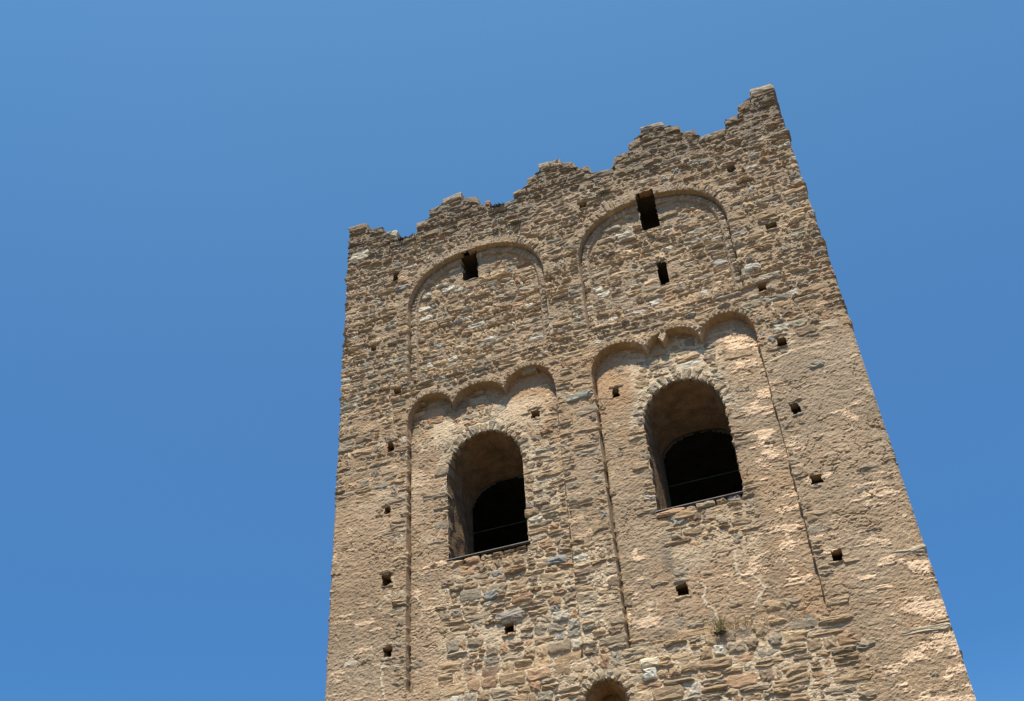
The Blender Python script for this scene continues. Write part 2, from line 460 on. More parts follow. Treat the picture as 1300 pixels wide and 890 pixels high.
STEP = 0.0125
xs = np.arange(XL, XR + 1e-6, STEP); xs = np.append(xs, XR)
zs = np.concatenate([np.arange(-EYE - 0.2, 2.9, 0.05), np.arange(2.9, 12.25, STEP)])
def front_y(x, z):
    y = recess(x, z) - level(x, z) - mortar_relief(x, z)
    s = sd_low(x, z)
    gm = sstep(-0.002, 0.006, s) * sstep(0.028, 0.016, s) * (z < 7.9) * (z > LOW0 + 0.03)
    gm = gm * np.where((np.abs(x - PAN[0][0]) < .05) | (np.abs(x - PAN[1][0]) < .05), 1.0, 0.15) * (0.55 + 0.9 * np.clip(fbm(z * 9, x * 0 + 3, 63, 3) + .5, 0, 1))
    u = sd_up(x, z)
    gu = sstep(0.004, 0.012, u) * sstep(0.034, 0.020, u) * (z > UP0 + 0.05)
    gu = gu * np.where((np.abs(x - PAN[0][0]) < .3) | (np.abs(x - PAN[1][0]) < .3) | (np.abs(x - PAN[1][1]) < .3), 1.0, 0.3) * (0.4 + 0.9 * np.clip(fbm(x * 7, z * 7, 64, 3) + .5, 0, 1))
    y = y + 0.05 * gu
    y = y + 0.04 * gm                                                       # open joint along the pilaster strips
    y = y - 0.006 * sstep(0.02, 0.008, crack_dist(x, z))
    edge = np.minimum(x - XL, XR - x)
    return y + 0.03 * sstep(0.03, 0.0, edge)
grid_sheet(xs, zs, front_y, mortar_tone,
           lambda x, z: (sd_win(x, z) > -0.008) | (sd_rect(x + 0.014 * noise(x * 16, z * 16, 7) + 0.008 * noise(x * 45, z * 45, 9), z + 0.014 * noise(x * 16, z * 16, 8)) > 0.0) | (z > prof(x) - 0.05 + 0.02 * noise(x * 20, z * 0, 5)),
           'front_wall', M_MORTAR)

# ------------------------------------------------------------------ stones
PAL = np.array([(0.345, 0.260, 0.172), (0.315, 0.243, 0.165), (0.365, 0.280, 0.187), (0.30, 0.250, 0.185), (0.325, 0.272, 0.205),
                (0.285, 0.255, 0.205), (0.36, 0.250, 0.165), (0.265, 0.205, 0.150), (0.43, 0.340, 0.235), (0.305, 0.275, 0.22)])
PW_ = np.array([5, 5, 4, 3, 3, 1.6, 1.4, 1.6, 2.2, 1.8]); PW_ = PW_ / PW_.sum()
def stone_tone(z, pale=0.0):
    r = rng.random()
    if r < 0.03 + pale: c = np.array([0.52, 0.455, 0.35]) * rng.uniform(0.85, 1.1)       # quartz-white
    elif r < 0.055 + pale: c = np.array([0.33, 0.295, 0.24]) * rng.uniform(0.85, 1.1)    # blue-grey
    else: c = PAL[rng.choice(len(PAL), p=PW_)] * np.array([1.07, 0.985, 0.875]) * rng.uniform(0.84, 1.18)
    if 8.25 < z < 11.4:
        c = c * np.array([1.06, 1.09, 1.13])
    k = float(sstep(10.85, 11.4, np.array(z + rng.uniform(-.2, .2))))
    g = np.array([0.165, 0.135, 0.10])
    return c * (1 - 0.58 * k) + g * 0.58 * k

def stone_geo(pts, y0, h, back, rough=1.0, sharp=1.0):
    """a rough hewn block: outline pts (n,2) counter-clockwise in (x,z), face h proud of y0, body running in to y0+back"""
    p = np.asarray(pts, float); n = len(p)
    c = p.mean(0)
    ext = p.max(0) - p.min(0); mn = min(ext)
    tx, tz = rng.normal(0, 0.028 * rough), rng.normal(-0.02, 0.045 * rough)        # tilt of the face
    dv = p - c; L = np.linalg.norm(dv, axis=1, keepdims=True) + 1e-9
    ins = np.clip(np.array([0.020, 0.016]) * (0.7 + 0.6 * rng.random((n, 2))), 0, 0.3 * mn)
    inner = p - np.sign(dv) * np.minimum(ins, np.abs(dv) * 0.6)
    yj = lambda k, a: rng.normal(0, a * rough, k)
    edge_y = y0 - h + 0.013 * sharp + np.abs(yj(n, 0.005)) + (dv @ np.array([tx, tz]))
    in_y = y0 - h + yj(n, 0.004) + ((inner - c) @ np.array([tx, tz]))
    k2 = 0.45
    mid = c + (inner - c) * k2 + rng.normal(0, 0.08, (n, 2)) * mn * 0.5
    mid_y = y0 - h - 0.002 + yj(n, 0.006) + ((mid - c) @ np.array([tx, tz]))
    V = np.concatenate([np.c_[p[:, 0], np.full(n, y0 + back), p[:, 1]], np.c_[p[:, 0], edge_y, p[:, 1]],
                        np.c_[inner[:, 0], in_y, inner[:, 1]], np.c_[mid[::2, 0], mid_y[::2], mid[::2, 1]]])
    F = []
    for r in range(2):
        for i in range(n):
            j = (i + 1) % n
            F.append((r * n + i, r * n + j, (r + 1) * n + j, (r + 1) * n + i))
    m = len(mid[::2]); o2, o3 = 2 * n, 3 * n
    for i in range(m):                                       # inner ring to the coarser middle ring
        a, b, cc = o2 + 2 * i, o2 + (2 * i + 1) % n, o2 + (2 * i + 2) % n
        q0, q1 = o3 + i, o3 + (i + 1) % m
        F += [(a, b, q0), (b, q1, q0), (b, cc, q1)]
    F.append(tuple(o3 + i for i in range(m)))
    return V, F

stones = []                                                   # dicts: V, F, tone, area, kind
def add_stone(pts, y0, h, back, tone, kind='stone', rough=1.0, sharp=1.0):
    V, F = stone_geo(pts, y0, h, back, rough, sharp)
    stones.append(dict(V=V, F=F, tone=tone, c=np.array([V[:, 0].mean(), y0 - h, V[:, 2].mean()]),
                       w=np.ptp(V[:, 0]), hz=np.ptp(V[:, 2]), h=h, kind=kind))

def block(x0, x1, zb, zt, j=0.007, sl=0.0, chop=1.0):
    """ragged outline of a coursed stone between the bed curves zb(x) and zt(x)"""
    w_ = x1 - x0
    s0, s1 = rng.normal(0, sl), rng.normal(0, sl)
    fr = [0.0 + rng.uniform(.015, .075) * chop, 0.36 + rng.uniform(-.08, .08), 0.66 + rng.uniform(-.08, .08), 1 - rng.uniform(.015, .075) * chop]
    bot = [(x0 + w_ * f, zb(x0 + w_ * f) + rng.normal(0, j)) for f in fr]
    top = [(x0 + w_ * f, zt(x0 + w_ * f) + rng.normal(0, j)) for f in fr[::-1]]
    zm0 = lambda x, k: zb(x) + (zt(x) - zb(x)) * k
    right = [(x1 + s1 * 0.5 + rng.normal(0, j * .7), zm0(x1, .28 * min(1, chop + .2))), (x1 - s1 * 0.5 + rng.normal(0, j * .7), zm0(x1, 1 - .28 * min(1, chop + .2)))]
    left = [(x0 - s0 * 0.5 + rng.normal(0, j * .7), zm0(x0, .72)), (x0 + s0 * 0.5 + rng.normal(0, j * .7), zm0(x0, .28))]
    return np.array(bot + right + top + left)

def breaks(z, x0, x1):
    """vertical edges that cut a course at height z: (from, to) runs"""
    cuts = [(x0, x0), (x1, x1)]
    for W in WIN:
        if W['s'] - 0.02 < z < W['sp']: cuts.append((W['c'] - W['hw'], W['c'] + W['hw']))
    for a, b, c, d, _, k in rects:
        if c - 0.012 < z < d + 0.012: cuts.append((a, b))
    cuts = sorted(c for c in cuts if c[1] >= x0 - 1e-6 and c[0] <= x1 + 1e-6)
    runs = []
    cur = x0
    for a, b in cuts:
        if a - cur > 0.05: runs.append((cur, a))
        cur = max(cur, b)
    return runs

def style(x, z):
    """course height and stone length for a place on the facade"""
    if z > 10.8: return 0.078, 0.175
    if z > 8.3: return 0.083, 0.165
    if z < 4.2: return 0.108, 0.225
    return 0.100, 0.195

def lay(x0, x1, z0, z1, left_edge, right_edge, seed, yrec=None, skip=None):
    z = z0; k = 0
    def wave(kk):
        ph = rng.uniform(0, 100); a = rng.uniform(0.006, 0.016)
        return lambda x: a * math.sin(x * 2.1 + ph) + a * 0.6 * math.sin(x * 5.3 + ph * 1.7)
    wb = (lambda x: 0.0)
    while z < z1 - 0.03:
        hm, wm = style((x0 + x1) / 2, z)
        h = hm * rng.uniform(0.68, 1.4)
        if z + h > z1 - 0.04: h = z1 - z
        last = z + h >= z1 - 1e-6
        wt = (lambda x: 0.0) if last else wave(k)
        zb0, zt0 = z, z + h
        gapz = 0.004
        for a, b in breaks(z + h / 2, x0, x1):
            x = a
            while x < b - 0.01:
                wd = wm * float(np.clip(rng.lognormal(-0.1, 0.45), 0.34, 1.8))
                if b - x - wd < 0.09: wd = b - x
                xa, xb = x, x + wd
                gl = 0.005 + abs(rng.normal(0, .003)); gr = 0.005 + abs(rng.normal(0, .003))
                ea = abs(a - x) < 1e-6; eb = abs(b - xb) < 1e-6
                xa2, xb2 = xa + gl, xb - gr
                if ea and abs(a - x0) < 1e-6: xa2 = {'corner': XL + rng.normal(0, .004), 'proud': a + rng.normal(0, .011), 'deep': a + 0.018, 'free': xa2}[left_edge]
                if eb and abs(b - x1) < 1e-6: xb2 = {'corner': XR + rng.normal(0, .004), 'proud': b + rng.normal(0, .011), 'deep': b - 0.018, 'free': xb2}[right_edge]
                if ea and abs(a - x0) > 1e-6: xa2 = a + rng.normal(0.0, .009)
                if eb and abs(b - x1) > 1e-6: xb2 = b + rng.normal(0.0, .009)
                x = xb
                lo, hi = 0.0, 1.0
                pieces = [(0.0, 1.0)]
                r = rng.random()
                if h > 0.085 and r < 0.2: f = rng.uniform(.38, .62); pieces = [(0, f), (f, 1)]
                elif r < 0.32: pieces = [(rng.uniform(0, .06), 1 - rng.uniform(0, .12))]
                corner = (ea and left_edge == 'corner' and abs(a - x0) < 1e-6) or (eb and right_edge == 'corner' and abs(b - x1) < 1e-6)
                for p0, p1 in pieces:
                    ztop = lambda q: zt0 + wt(q)
                    zbot = lambda q: zb0 + wb(q)
                    b0 = lambda q: zbot(q) + (ztop(q) - zbot(q)) * p0 + gapz
                    b1 = lambda q: zbot(q) + (ztop(q) - zbot(q)) * p1 - gapz
                    if xb2 - xa2 < 0.035: continue
                    pts = block(xa2, xb2, b0, b1, 0.0065, 0.02)
                    emit(pts, corner, (ea and abs(a - x0) < 1e-6 and left_edge == 'proud') or (eb and abs(b - x1) < 1e-6 and right_edge == 'proud') or (ea and abs(a - x0) > 1e-6) or (eb and abs(b - x1) > 1e-6))
        wb = wt
        z += h; k += 1

def emit(pts, corner, border=False):
    px, pz = pts[:, 0], pts[:, 1]
    c = pts.mean(0); ca, cb = np.array([c[0]]), np.array([c[1]])
    if c[1] < -EYE: return
    zp = prof(px)
    if (pz > zp + 0.015).any() and c[1] > float(prof(c[0])) - 0.025: return
    if (pz > zp + 0.02).any():
        pts = pts.copy(); pts[:, 1] = np.minimum(pz, zp + 0.015); px, pz = pts[:, 0], pts[:, 1]
        if np.ptp(pz) < 0.03: return
    if sd_rect(px, pz, -0.004).max() > 0 or sd_win(px, pz).max() > 0.02 or sd_win(ca, cb)[0] > -0.01: return
    for W in WIN:                                             # voussoir zone
        if c[1] > W['sp'] - 0.02 and np.hypot(c[0] - W['c'], c[1] - W['sp']) < W['hw'] + (0.13 if W['open'] else 0.09): return
    su, sl = sd_up(ca, cb)[0], sd_low(ca, cb)[0]
    if -0.15 < su <= 0.0 and c[1] > UPS - 0.02: return
    if 0.0 < su < 0.115 and c[1] > UPS: return
    if -0.075 < sl <= 0 and 7.95 < c[1] < 8.45: return
    y0 = float(recess(ca, cb)[0])
    if su <= 0 and sl <= 0:
        if sd_up(px, pz).max() > 0.03 or sd_low(px, pz).max() > 0.03: return
    L = float(level(ca, cb)[0])
    h = rng.normal(0.0, 0.0075)
    if border:
        h = max(h, L + rng.uniform(-0.003, 0.014))
    elif L > 0.0:                                              # mostly under the render; a few stones show
        h = rng.normal(L - 0.016, 0.009)
        if h < L - 0.016 or (np.ptp(px) > 0.27 and rng.random() < 0.8): return
        if rng.random() < 0.06: h = L + rng.uniform(0.004, 0.012)
    elif c[1] > 8.3: h = rng.normal(0.003, 0.0075)
    if rng.random() < 0.03: h += rng.uniform(0.008, 0.02)
    h = min(h, 0.03)
    back = 0.13
    if corner: back = rng.uniform(0.22, 0.4)
    top = float(prof(c[0])) - c[1]
    if top < 0.22: back = rng.uniform(0.3, 0.5)
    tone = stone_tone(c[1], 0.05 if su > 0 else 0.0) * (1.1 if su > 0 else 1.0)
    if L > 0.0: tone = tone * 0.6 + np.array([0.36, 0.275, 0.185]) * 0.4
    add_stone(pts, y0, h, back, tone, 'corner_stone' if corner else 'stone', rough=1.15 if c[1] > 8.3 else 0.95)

lay(XL, XR, -1.6, 2.4, 'corner', 'corner', 1)
lay(XL, XR, 2.4, LOW0, 'corner', 'corner', 1)
for z0, z1, s in ((LOW0, 8.0, 2), (UP0, UPS, 3)):
    lay(XL, PAN[0][0], z0, z1, 'corner', 'proud', s)
    lay(PAN[0][1], PAN[1][0], z0, z1, 'proud', 'proud', s)
    lay(PAN[1][1], XR, z0, z1, 'proud', 'corner', s)
    for a, b in PAN:
        if s == 2: lay(a, b, z0, z1, 'deep', 'deep', s)
        else: lay(a + 0.115, b - 0.115, z0, z1, 'free', 'free', s)
lay(XL, XR, 8.0, UP0, 'corner', 'corner', 4)
lay(XL, XR, UPS, 12.24, 'corner', 'corner', 5)

# jamb bands of the upper blind arches: a ring of small squarish blocks just inside the outer edge
def ring_pts(c, hw, rise, n=400):
    t = np.linspace(0, math.pi, n)
    cx = np.sign(np.cos(t)) * np.abs(np.cos(t)) ** (2 / PW); sz = np.sin(t) ** (2 / PW)
    return np.c_[c + hw * cx, UPS + rise * sz]

def along(curve, thick_mu, thick_sd):
    """cut a curve into lengths; yields (p, q, normal p, normal q)"""
    seg = np.linalg.norm(np.diff(curve, axis=0), axis=1); s = np.r_[0, np.cumsum(seg)]
    tg = np.gradient(curve, axis=0); tg /= np.linalg.norm(tg, axis=1, keepdims=True) + 1e-9
    nr = np.c_[tg[:, 1], -tg[:, 0]]
    pos = 0.0
    at = lambda v: (np.array([np.interp(v, s, curve[:, 0]), np.interp(v, s, curve[:, 1])]), np.array([np.interp(v, s, nr[:, 0]), np.interp(v, s, nr[:, 1])]))
    while pos < s[-1] - 0.02:
        t = max(0.03, rng.normal(thick_mu, thick_sd))
        if s[-1] - pos - t < thick_mu * 0.5: t = s[-1] - pos
        (p, n1), (q, n2) = at(pos), at(pos + t)
        yield p, q, n1, n2
        pos += t

def wedge(p, q, n1, n2, r0, r1, gap=0.005):
    """outline of a voussoir running from r0 to r1 along the outward normals"""
    d = (q - p) / (np.linalg.norm(q - p) + 1e-9) * gap
    a, b = p + d + n1 * r0, q - d + n2 * r0
    A, Bq = p + d + n1 * r1, q - d + n2 * r1
    pts = []
    for u, v in ((a, b), (b, Bq), (Bq, A), (A, a)):
        for f in (0.1, 0.5, 0.88):
            pts.append(u + (v - u) * f + rng.normal(0, 0.003, 2))
    pts = np.array(pts)
    area = 0.5 * np.sum(pts[:, 0] * np.roll(pts[:, 1], -1) - np.roll(pts[:, 0], -1) * pts[:, 1])
    return pts if area > 0 else pts[::-1]

def put_wedges(curve, mu, sd, r0, r1, y0, hmu, hsd, back, tint, kind, rj=0.015, gap=0.005):
    for p, q, n1, n2 in along(curve, mu, sd):
        pts = wedge(p, q, n1, n2, r0 + rng.normal(0, .004), r1 + rng.normal(0, rj), gap)
        if sd_rect(pts[:, 0], pts[:, 1], -0.01).max() > 0: continue
        t = stone_tone(9.0) * 0.45 + np.array(tint) * 0.55 * rng.uniform(.85, 1.15)
        add_stone(pts, y0, rng.normal(hmu, hsd), back, t, kind, rough=0.8)

for c, hw, cr in UPC:
    rise = cr - UPS
    cv = ring_pts(c, hw, rise)                                  # runs right to left, normals outwards
    put_wedges(cv, 0.066, 0.024, 0.0, 0.145, 0.0, 0.003, 0.008, 0.12, (0.36, 0.27, 0.17), 'voussoir', 0.04)
    inner = np.r_[[[c + hw, UP0 + 0.05]], cv, [[c - hw, UP0 + 0.05]]]
    # resample evenly so that the straight jambs carry blocks too
    seg = np.r_[0, np.cumsum(np.linalg.norm(np.diff(inner, axis=0), axis=1))]
    u = np.linspace(0, seg[-1], 700)
    inner = np.c_[np.interp(u, seg, inner[:, 0]), np.interp(u, seg, inner[:, 1])]
    put_wedges(inner, 0.085, 0.02, -0.105, -0.014, DB, 0.003, 0.006, 0.12, (0.40, 0.325, 0.235), 'jamb_stone', 0.004, 0.006)

for k in range(2):
    for j in range(3):
        a, b = TIPS[k][j], TIPS[k][j + 1]
        x = np.linspace(b - 0.004, a + 0.004, 200)
        cv = np.c_[x, corbel_z(x, k)]
        if k == 1 and j == 1: cv = cv[(np.abs(cv[:, 0] + 1.545) > 0.085)]
        keep = (cv[:, 1] > 8.09)
        cv = cv[keep]
        put_wedges(cv, 0.060, 0.012, 0.004, 0.075, 0.0, 0.006, 0.003, 0.13, (0.36, 0.265, 0.165), 'voussoir', 0.014, 0.003)

for W in WIN:
    t = np.linspace(0.0, math.pi, 240)
    cv = np.c_[W['c'] + W['hw'] * np.cos(t), W['sp'] + (W['cr'] - W['sp']) * np.sin(t)]
    put_wedges(cv, 0.098 if W['open'] else 0.078, 0.026 if W['open'] else 0.008, -0.008, 0.14 if W['open'] else 0.10, W['y0'], 0.010 if W['open'] else 0.003, 0.005 if W['open'] else 0.002, 0.30, (0.355, 0.275, 0.183), 'voussoir', 0.03 if W['open'] else 0.008, 0.010)

# a few stones the eye picks out
def special(x0, x1, z0, z1, col, h=0.012, y0=0.0, back=0.14, kind='stone'):
    add_stone(block(x0, x1, lambda q: z0, lambda q: z1, 0.006, 0.015), y0, h, back, np.array(col) * np.array([1.04, 0.97, 0.86]), kind)
special(-6.27, -5.93, 11.30, 11.47, (0.50, 0.47, 0.40), 0.014, back=.3, kind='corner_stone')
special(-5.62, -5.42, 11.575, 11.69, (0.48, 0.46, 0.38), 0.02, back=.4)
special(0.32, 0.72, 4.565, 4.65, (0.42, 0.37, 0.29), 0.014, back=.3, kind='corner_stone')
special(0.22, 0.72, 3.735, 3.805, (0.44, 0.39, 0.31), 0.016, back=.3, kind='corner_stone')
special(0.12, 0.30, 7.10, 7.18, (0.36, 0.36, 0.34), 0.022)
special(-0.33, -0.12, 8.84, 8.95, (0.46, 0.45, 0.42), 0.014)
special(-2.44, -2.22, 3.93, 4.03, (0.62, 0.56, 0.44), 0.02)
special(-2.42, -2.27, 3.79, 3.915, (0.60, 0.60, 0.56), 0.022)
special(-0.56, -0.40, 10.985, 11.10, (0.27, 0.25, 0.21), 0.035)
special(-4.06 * P, -3.70 * P, 4.765 * P, 4.87 * P, (0.29, 0.27, 0.25), 0.02, D1)
special(-3.38 * P, -3.12 * P, 5.33 * P, 5.43 * P, (0.26, 0.27, 0.27), 0.018, D1)
special(-4.20 * P, -4.0 * P, 5.07 * P, 5.18 * P, (0.25, 0.26, 0.27), 0.018, D1)
special(-1.80 * P, -1.53 * P, 5.53 * P, 5.64 * P, (0.40, 0.29, 0.19), 0.022, D1)
special(-2.95, -2.60, 7.55, 7.66, (0.33, 0.34, 0.32), 0.02)
special(0.50, 0.752, 11.09, 11.18, (0.30, 0.26, 0.20), 0.012, back=.2, kind='corner_stone')
special(-6.345, -6.10, 10.95, 11.05, (0.25, 0.22, 0.17), 0.012, back=.3, kind='corner_stone')

add_stone(block(-3.90, -3.82, lambda q: 11.60, lambda q: 11.69, 0.004, 0.01), 0.0, 0.01, 0.2, np.array([0.38, 0.21, 0.13]), 'cap_stone')
# cap stones on the steps of the broken top
for (xa, za), (xb, zb_) in zip(_P[1:-2], _P[2:-1]):
    if xb - xa > 0.12 and abs(zb_ - za) < 0.1:
        n = 1 if xb - xa < 0.36 else 2
        for i in range(n):
            p, q = xa + (xb - xa) * i / n, xa + (xb - xa) * (i + 1) / n
            fz = lambda v, xa=xa, xb=xb, za=za, zb_=zb_: za + (zb_ - za) * (v - xa) / (xb - xa)
            th = rng.uniform(0.085, 0.14)
            dz = rng.normal(0, 0.008)
            pts = block(p + 0.002, q - 0.002, lambda v: fz(v) - th + dz, lambda v: fz(v) + dz, 0.004, 0.016, 0.25)
            col = stone_tone(12.1, 0.06)
            if min(abs(xa - v) for v in (-4.627, -2.973, -1.29, 0.404)) < 0.02: col = np.array([0.42, 0.345, 0.25]) * rng.uniform(.85, 1.1)
            add_stone(pts, 0.0, rng.uniform(0.005, 0.03), rng.uniform(0.35, 0.55), col, 'cap_stone', 1.1, 0.5)

# --- share them out: single objects for those that show largest, one joined part for the rest
lens = 1027.0
def shown(s):
    v = np.array([s['c'][0], s['c'][1] + DIST, s['c'][2]])
    cz = v[0] * _h[2] + v[1] * _i[2] + v[2] * _u[2]
    cx = v[0] * _h[0] + v[1] * _i[0] + v[2] * _u[0]
    cy = v[0] * _h[1] + v[1] * _i[1] + v[2] * _u[1]
    if cz <= 0 or abs(cx / cz) > 0.5 or abs(cy / cz) > 0.34: return -1.0
    dist2 = float(v @ v)
    L = float(level(np.array([s['c'][0]]), np.array([s['c'][2]]))[0])
    vis = np.clip((s['h'] - L + 0.002) / 0.012, 0.05, 1.0)
    return s['w'] * s['hz'] * (v[1] / math.sqrt(dist2)) / dist2 * vis
for s in stones: s['score'] = shown(s)
LIMIT = {'stone': 300, 'voussoir': 150, 'jamb_stone': 90, 'corner_stone': 130, 'cap_stone': 60}
rest = []
for kind, lim in LIMIT.items():
    ss = sorted((s for s in stones if s['kind'] == kind), key=lambda s: -s['score'])
    for i, s in enumerate(ss):
        if i < lim and s['score'] > 0:
            part(kind, s['V'], s['F'], M_STONE, tower, s['tone'], own_origin=True)
        else:
            rest.append(s)

def join(name, lst, xform=None):
    V, F, T = [], [], []; o = 0
    for s in lst:
        V.append(s['V']); T.append(np.tile(s['tone'], (len(s['V']), 1)))
        F += [tuple(i + o for i in f) for f in s['F']]; o += len(s['V'])
    V = np.concatenate(V)
    if xform is not None: V = xform(V)
    ob = part(name, V, F, M_STONE, tower, np.concatenate(T))
    ob['kind'] = 'stuff'
    return ob
join('rubble_stones', rest)

# ------------------------------------------------------------------ the other faces, the core and the inside
def side_face(name, to_world, y0, y1, seed):
    """a plainer coursed rubble face; local u runs along the face"""
    us = np.arange(y0 - (0.27 if seed < 3 else 0), y1 + 1e-6, 0.06); vz = np.arange(-EYE - 0.2, 11.75, 0.06)
    U, Z = np.meshgrid(us, vz); u = U.ravel(); z = Z.ravel()
    dep = 0.012 - mortar_relief(u + seed * 9, z) - 0.006
    idx = np.arange(u.size).reshape(len(vz), len(us))
    q = np.stack([idx[:-1, :-1], idx[:-1, 1:], idx[1:, 1:], idx[1:, :-1]], -1).reshape(-1, 4)
    V = to_world(np.c_[u, dep, z]) - BASE
    t = np.tile(BASEC * 0.5 + GREYC * 0.5, (len(V), 1))
    link(name, quads_mesh(name, V, q, M_MORTAR, t), tower)
    global stones
    keep = stones; stones = []
    z_ = -EYE
    while z_ < 11.9:
        h = 0.11 * rng.uniform(.75, 1.3); x = y0
        while x < y1 - 0.05:
            wd = min(0.32 * float(np.clip(rng.lognormal(-.05, .4), .4, 1.9)), y1 - x)
            lim = 11.75 + 0.35 * math.sin(x * 3.7 + seed) * (1 if math.sin(x * 3.7 + seed) > 0 else 0.5)
            if z_ + h < lim and wd > 0.05:
                add_stone(block(x + .007, x + wd - .007, lambda v: z_ + .006, lambda v: z_ + h - .006, .006, .012), 0.0, rng.normal(.002, .004), 0.3 if z_ > 11.2 else 0.08, stone_tone(z_), rough=1.0)
            x += wd
        z_ += h
    out = stones; stones = keep
    join(name + '_stones', out, to_world)
TD = 7.0
side_face('right_wall', lambda V: np.c_[XR + V[:, 1] * -1, V[:, 0], V[:, 2]], 0.30, TD, 1)
side_face('left_wall', lambda V: np.c_[XL + V[:, 1], TD + 0.02 - V[:, 0], V[:, 2]], 0.30, TD - 0.28, 2)
side_face('back_wall', lambda V: np.c_[-V[:, 0], TD - V[:, 1], V[:, 2]], -XR, -XL, 3)

def boxgeo(x0, x1, y0, y1, z0, z1):
    V = [(x, y, z) for z in (z0, z1) for y in (y0, y1) for x in (x0, x1)]
    F = [(0, 2, 3, 1), (4, 5, 7, 6), (0, 1, 5, 4), (1, 3, 7, 5), (3, 2, 6, 7), (2, 0, 4, 6)]
    return V, F

# wall core of the front: a ragged top closing the sheet, 0.85 m thick
TH = 0.87
cxs = np.arange(XL + 0.05, XR - 0.04, 0.04)
tz = prof(cxs) - 0.07
V = []; F = []
for x, z in zip(cxs, tz):
    V += [(x, 0.05, z - 0.3), (x, 0.05, z), (x, TH, z - 0.02), (x, TH, z - 0.9)]
for i in range(len(cxs) - 1):
    a, b = 4 * i, 4 * i + 4
    F += [(a, b, b + 1, a + 1), (a + 1, b + 1, b + 2, a + 2), (a + 2, b + 2, b + 3, a + 3)]
part('wall_core', V, F, M_MORTAR, tower, np.array([0.25, 0.215, 0.165]))
for nm, bx in (('wall_core', (XR - TH, XR - 0.05, TH, TD - 0.05, 8.72, 11.6)), ('wall_core', (XL + 0.05, XL + TH, TH, TD - 0.05, 8.72, 11.6)),
               ('wall_core', (XL + TH, XR - TH, TD - TH, TD - 0.05, 8.72, 11.6))):
    v, f = boxgeo(*bx); part(nm, v, f, M_MORTAR, tower, np.array([0.25, 0.215, 0.165]))

def inner_cut(x, z):
    r = np.zeros(x.shape, bool)
    for W in WIN[:2]:
        v = np.maximum(z - W['isp'], 0) / (W['icr'] - W['isp']) * W['ihw']
        r |= (np.hypot(x - W['ic'], v) < W['ihw'] - 0.005) & (z > W['s'] - 0.1)
    return r
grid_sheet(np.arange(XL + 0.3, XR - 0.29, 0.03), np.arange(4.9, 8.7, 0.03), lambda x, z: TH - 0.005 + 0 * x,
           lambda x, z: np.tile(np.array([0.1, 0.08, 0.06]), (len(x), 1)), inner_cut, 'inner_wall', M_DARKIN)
V, F = boxgeo(XL + 0.3, XR - 0.3, TH - 0.02, TD - 0.3, 5.2, 8.7)
part('bell_chamber', V, [F[0], F[1], F[3], F[4], F[5]], M_CHAMBER, tower)

# ------------------------------------------------------------------ windows
def outline(W, inner, n=26):
    c, hw, sp, cr = (W['ic'], W['ihw'], W['isp'], W['icr']) if inner else (W['c'], W['hw'], W['sp'], W['cr'])
    pw = 2.5 if inner and W['open'] else 2.0
    t = np.linspace(0, math.pi, n)
    arc = np.c_[c + hw * np.sign(np.cos(t)) * np.abs(np.cos(t)) ** (2 / pw), sp + (cr - sp) * np.sin(t) ** (2 / pw)]
    z = np.linspace(W['s'] - 0.02, sp, 18)[:-1]
    return np.r_[np.c_[np.full(17, c + hw), z], arc, np.c_[np.full(17, c - hw), z[::-1]]]

def tube(a, b, r, n=6):
    a = Vector(a); b = Vector(b); d = (b - a).normalized()
    u = d.orthogonal().normalized(); v = d.cross(u)
    V = [tuple(p + (u * math.cos(2 * math.pi * i / n) + v * math.sin(2 * math.pi * i / n)) * r) for p in (a, b) for i in range(n)]
    F = [(i, (i + 1) % n, n + (i + 1) % n, n + i) for i in range(n)] + [tuple(range(n))[::-1], tuple(range(n, 2 * n))]
    return V, F

for wi, W in enumerate(WIN):
    o, i = outline(W, False), outline(W, True)
    m = 22; V = []; F = []
    n = len(o)
    ctr = np.array([W['c'], (W['sp'] + W['s']) / 2])
    for k in range(m + 1):
        f = k / m
        p = o + (i - o) * f
        d = p - np.array([W['c'], 0]) ; d[:, 1] = np.maximum(p[:, 1] - W['sp'], 0); d /= np.linalg.norm(d, axis=1, keepdims=True) + 1e-9
        s = np.linspace(0, 12, n)
        rel = 0.016 * fbm(s * 2.2 + wi * 31, np.full(n, f * 7.0), 130 + wi, 4) + 0.004
        p = p + d * rel[:, None]
        y = W['y0'] + 0.012 + (W['d'] - W.get('y0') * 0.0) * f
        V += [(a, y, b) for a, b in p]
    for k in range(m):
        for j in range(n - 1):
            F.append((k * n + j, k * n + j + 1, (k + 1) * n + j + 1, (k + 1) * n + j))
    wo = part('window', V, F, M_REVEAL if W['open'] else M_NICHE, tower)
    if W['open']:
        x0, x1 = W['c'] - W['hw'] - 0.03, W['c'] + W['hw'] + 0.025
        V, F = boxgeo(x0, x1, W['y0'] - 0.006, W['y0'] + W['d'] + 0.03, W['s'] - 0.026, W['s'] - 0.009)
        part('sill', V, F, M_WOOD, wo)
        V, F = boxgeo(x0 + 0.004, x1 - 0.004, W['y0'] - 0.013, W['y0'] + 0.02, W['s'] - 0.0085, W['s'] - 0.002)
        part('sill_edge', V, F, M_SUNLIT_EDGE, wo)
        zr = 6.0 * (1 + 0.72 / DIST)
        V, F = tube((W['ic'] - W['ihw'] - 0.02, 0.72, zr), (W['ic'] + W['ihw'] + 0.02, 0.72, zr), 0.0038)
        part('guard_wire', V, F, M_WIRE, wo)
    else:
        V, F = boxgeo(W['ic'] - 0.3, W['ic'] + 0.3, W['y0'] + W['d'] + 0.10, W['y0'] + W['d'] + 0.3, W['s'] - 0.1, W['cr'] + 0.2)
        part('blocking', V, F, M_NICHE, wo)

